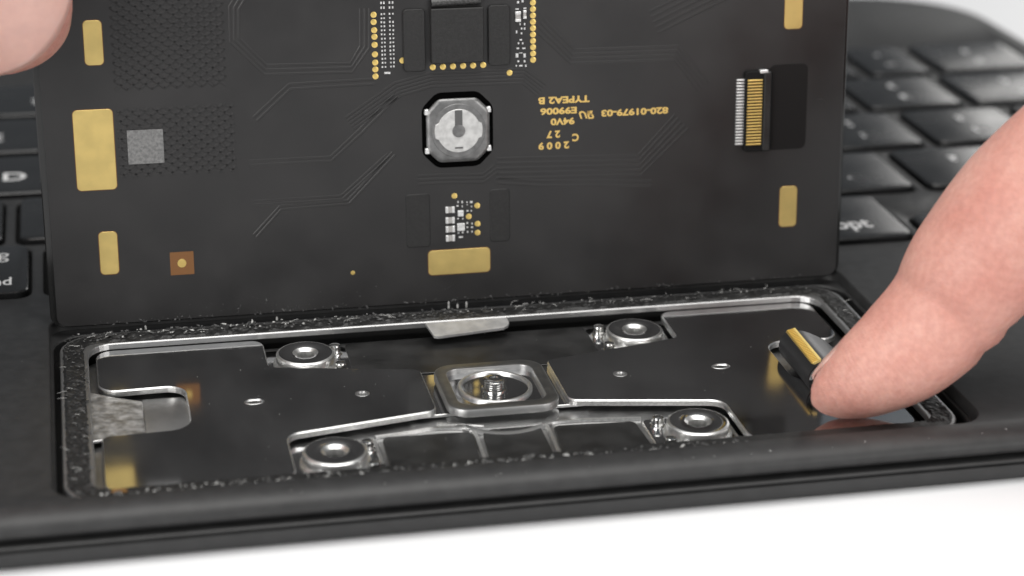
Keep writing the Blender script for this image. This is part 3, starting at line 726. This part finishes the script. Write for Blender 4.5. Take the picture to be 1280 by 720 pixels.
# ------------------------------------------------------------------ hands
def catmull(P, k):
    out = []
    for i in range(len(P)-1):
        p0, p1, p2, p3 = P[max(0, i-1)], P[i], P[i+1], P[min(len(P)-1, i+2)]
        for j in range(k):
            t_ = j/k
            out.append([0.5*((2*b)+(-a+c)*t_+(2*a-5*b+4*c-d)*t_*t_+(-a+3*b-3*c+d)*t_**3) for a, b, c, d in zip(p0, p1, p2, p3)])
    return out+[list(P[-1])]
def finger(name, stations, dorsal, parent, press=None, creases=(), nseg=72, k=10):
    """stations: (x, y, z, half width, half thickness); dorsal: direction of the nail side"""
    st = catmull([list(s) for s in stations], k); n = len(st); D = Vector(dorsal).normalized()
    V, F, ridge, frames = [], [], [], []
    acc = 0.0
    for i, s in enumerate(st):
        c = Vector(s[:3]); a = Vector(st[max(0, i-1)][:3]); b = Vector(st[min(n-1, i+1)][:3])
        T = (b-a).normalized(); N = (D-T*D.dot(T)).normalized(); B = T.cross(N)
        if i: acc += (c-Vector(st[i-1][:3])).length
        frames.append((c, T, N, B, s[3], s[4], acc))
        for q in range(nseg):
            th = 2*math.pi*q/nseg; cs, sn = math.cos(th), math.sin(th)
            pw = 2.25; rr = (abs(cs)**pw+abs(sn)**pw)**(-1/pw)
            wob = 1+0.012*noise.noise(Vector((cs*1.5, sn*1.5, acc*0.22)))
            for (ca, depth, wd) in creases:
                wv = 0.6*math.sin(th*2.0+ca)
                g = math.exp(-((acc-ca-wv)/wd)**2)
                wob -= depth*g*max(0, -cs*0.8+0.45)
            p = c+N*(cs*rr*s[4]*wob)+B*(sn*rr*s[3]*wob)
            if press is not None and p.z < press+1.2:                     # flattened against the plate
                if p.z < press: p.z = press
            V.append((p.x, p.y, p.z)); ridge.append(min(acc, 12.5)+(0.9*abs(sn) if acc < 12.5 else 0))
    for i in range(n-1):
        for q in range(nseg):
            j = (q+1) % nseg; F.append((i*nseg+q, i*nseg+j, (i+1)*nseg+j, (i+1)*nseg+q))
    F.append(tuple(range(nseg))[::-1]); F.append(tuple(range((n-1)*nseg, n*nseg)))
    o = make(name, V, F, 'skin', parent, smooth=True)
    at = o.data.attributes.new('ridge', 'FLOAT', 'POINT'); at.data.foreach_set('value', ridge)
    # make the winding point outwards whatever the frame's handedness
    bm = bmesh.new(); bm.from_mesh(o.data); bmesh.ops.recalc_face_normals(bm, faces=bm.faces[:]); bm.to_mesh(o.data); bm.free()
    return o, frames
def nail(frames, a0, a1, spread, lift, parent, bl=0.65):
    """curved plate over the dorsal side between arc lengths a0 (tip side) and a1 (root)"""
    V, F = [], []; nu, nv = 18, 22
    def at_len(a):
        for i in range(len(frames)-1):
            if frames[i][6] <= a <= frames[i+1][6]:
                t_ = (a-frames[i][6])/max(1e-6, frames[i+1][6]-frames[i][6])
                f, g = frames[i], frames[i+1]
                return [f[q].lerp(g[q], t_) if q < 4 else f[q]*(1-t_)+g[q]*t_ for q in range(6)]
        return list(frames[0 if a < frames[0][6] else -1][:6])
    ref_w = at_len((a0+a1)/2)
    for layer in (0.0, -0.45):
        for i in range(nv+1):
            t_ = i/nv
            for j in range(nu+1):
                s = 2*j/nu-1
                aa = a0+(a1-a0)*t_+(1-t_)*1.5*s*s-t_*1.0*s*s*0.8
                c, T, N, B, w, h = at_len(max(aa, a0*0.9))
                ww = (1-bl)*w+bl*ref_w[4]; hh = (1-bl)*h+bl*ref_w[5]
                th = s*spread
                p = c+N*(math.cos(th)*(hh+lift+layer))+B*(math.sin(th)*(ww+lift*0.6+layer*0.6))
                V.append(tuple(p))
    W = nu+1; L = W*(nv+1)
    for i in range(nv):
        for j in range(nu):
            q = i*W+j; F.append((q, q+1, q+W+1, q+W)); F.append((L+q, L+q+W, L+q+W+1, L+q+1))
    for i in range(nv):
        for q in (i*W, i*W+nu): F.append((q, q+W, L+q+W, L+q))
    for j in range(nu):
        for q in (j, nv*W+j): F.append((q, q+1, L+q+1, L+q))
    o = make('fingernail', V, F, 'nail', parent, smooth=True)
    bm = bmesh.new(); bm.from_mesh(o.data); bmesh.ops.recalc_face_normals(bm, faces=bm.faces[:]); bm.to_mesh(o.data); bm.free()
    return o

PRESS = -1.78
hand = thing('hand', 'bare index fingertip pressing the shiny metal plate at the right', 'hand', (39, -36.5, -1.8))
idx = [(31.7, -36.3, 0.7, 0.25, 0.25), (32.0, -36.4, 0.8, 1.2, 1.2), (33.0, -36.5, 1.15, 2.4, 2.3), (34.8, -36.6, 1.9, 3.7, 3.5), (37.6, -36.8, 3.4, 5.0, 4.7), (41.7, -37.0, 6.15, 5.95, 5.8),
       (46.0, -37.0, 10.4, 6.7, 6.5), (49.2, -37.0, 15.5, 7.75, 7.4), (54.8, -37.5, 21.6, 9.3, 8.7), (63.2, -38.5, 28.6, 9.9, 9.3), (76, -41, 36, 9.2, 9.0), (90, -45, 45, 9.8, 9.6), (104, -50, 52, 10.5, 10.2)]
fo, fr = finger('finger', idx, (-0.74, 0.60, 0.30), hand, press=PRESS, creases=((17.5, 0.05, 0.9), (19.2, 0.035, 0.7), (42, 0.05, 1.2)))
nail(fr, 1.0, 10.5, 0.62, 0.08, hand, 0.22)
hand2 = thing('hand', 'bare thumb gripping the top left corner of the upright trackpad board', 'hand', (-51, -3, 36))
th = [(-46.7, -1.8, 34.1, 0.25, 0.25), (-46.95, -2.0, 34.4, 2.4, 1.9), (-47.7, -2.4, 35.3, 4.5, 3.4), (-49.1, -3.0, 36.9, 6.6, 4.6), (-51.5, -3.7, 39.7, 8.2, 5.4), (-55.0, -4.4, 43.7, 9.3, 6.3), (-59.5, -5.2, 49.0, 9.8, 7.2),
      (-65.5, -7, 56.5, 9.6, 7.8), (-73.5, -10, 66.5, 9.8, 8.4), (-83.5, -15, 78.5, 11, 9.6)]
fo2, fr2 = finger('thumb', th, (-0.1, -1.0, 0.15), hand2, creases=((22, 0.04, 1.0), (24, 0.03, 0.8)))
nail(fr2, 2.9, 16.5, 1.0, 0.22, hand2, 0.5)
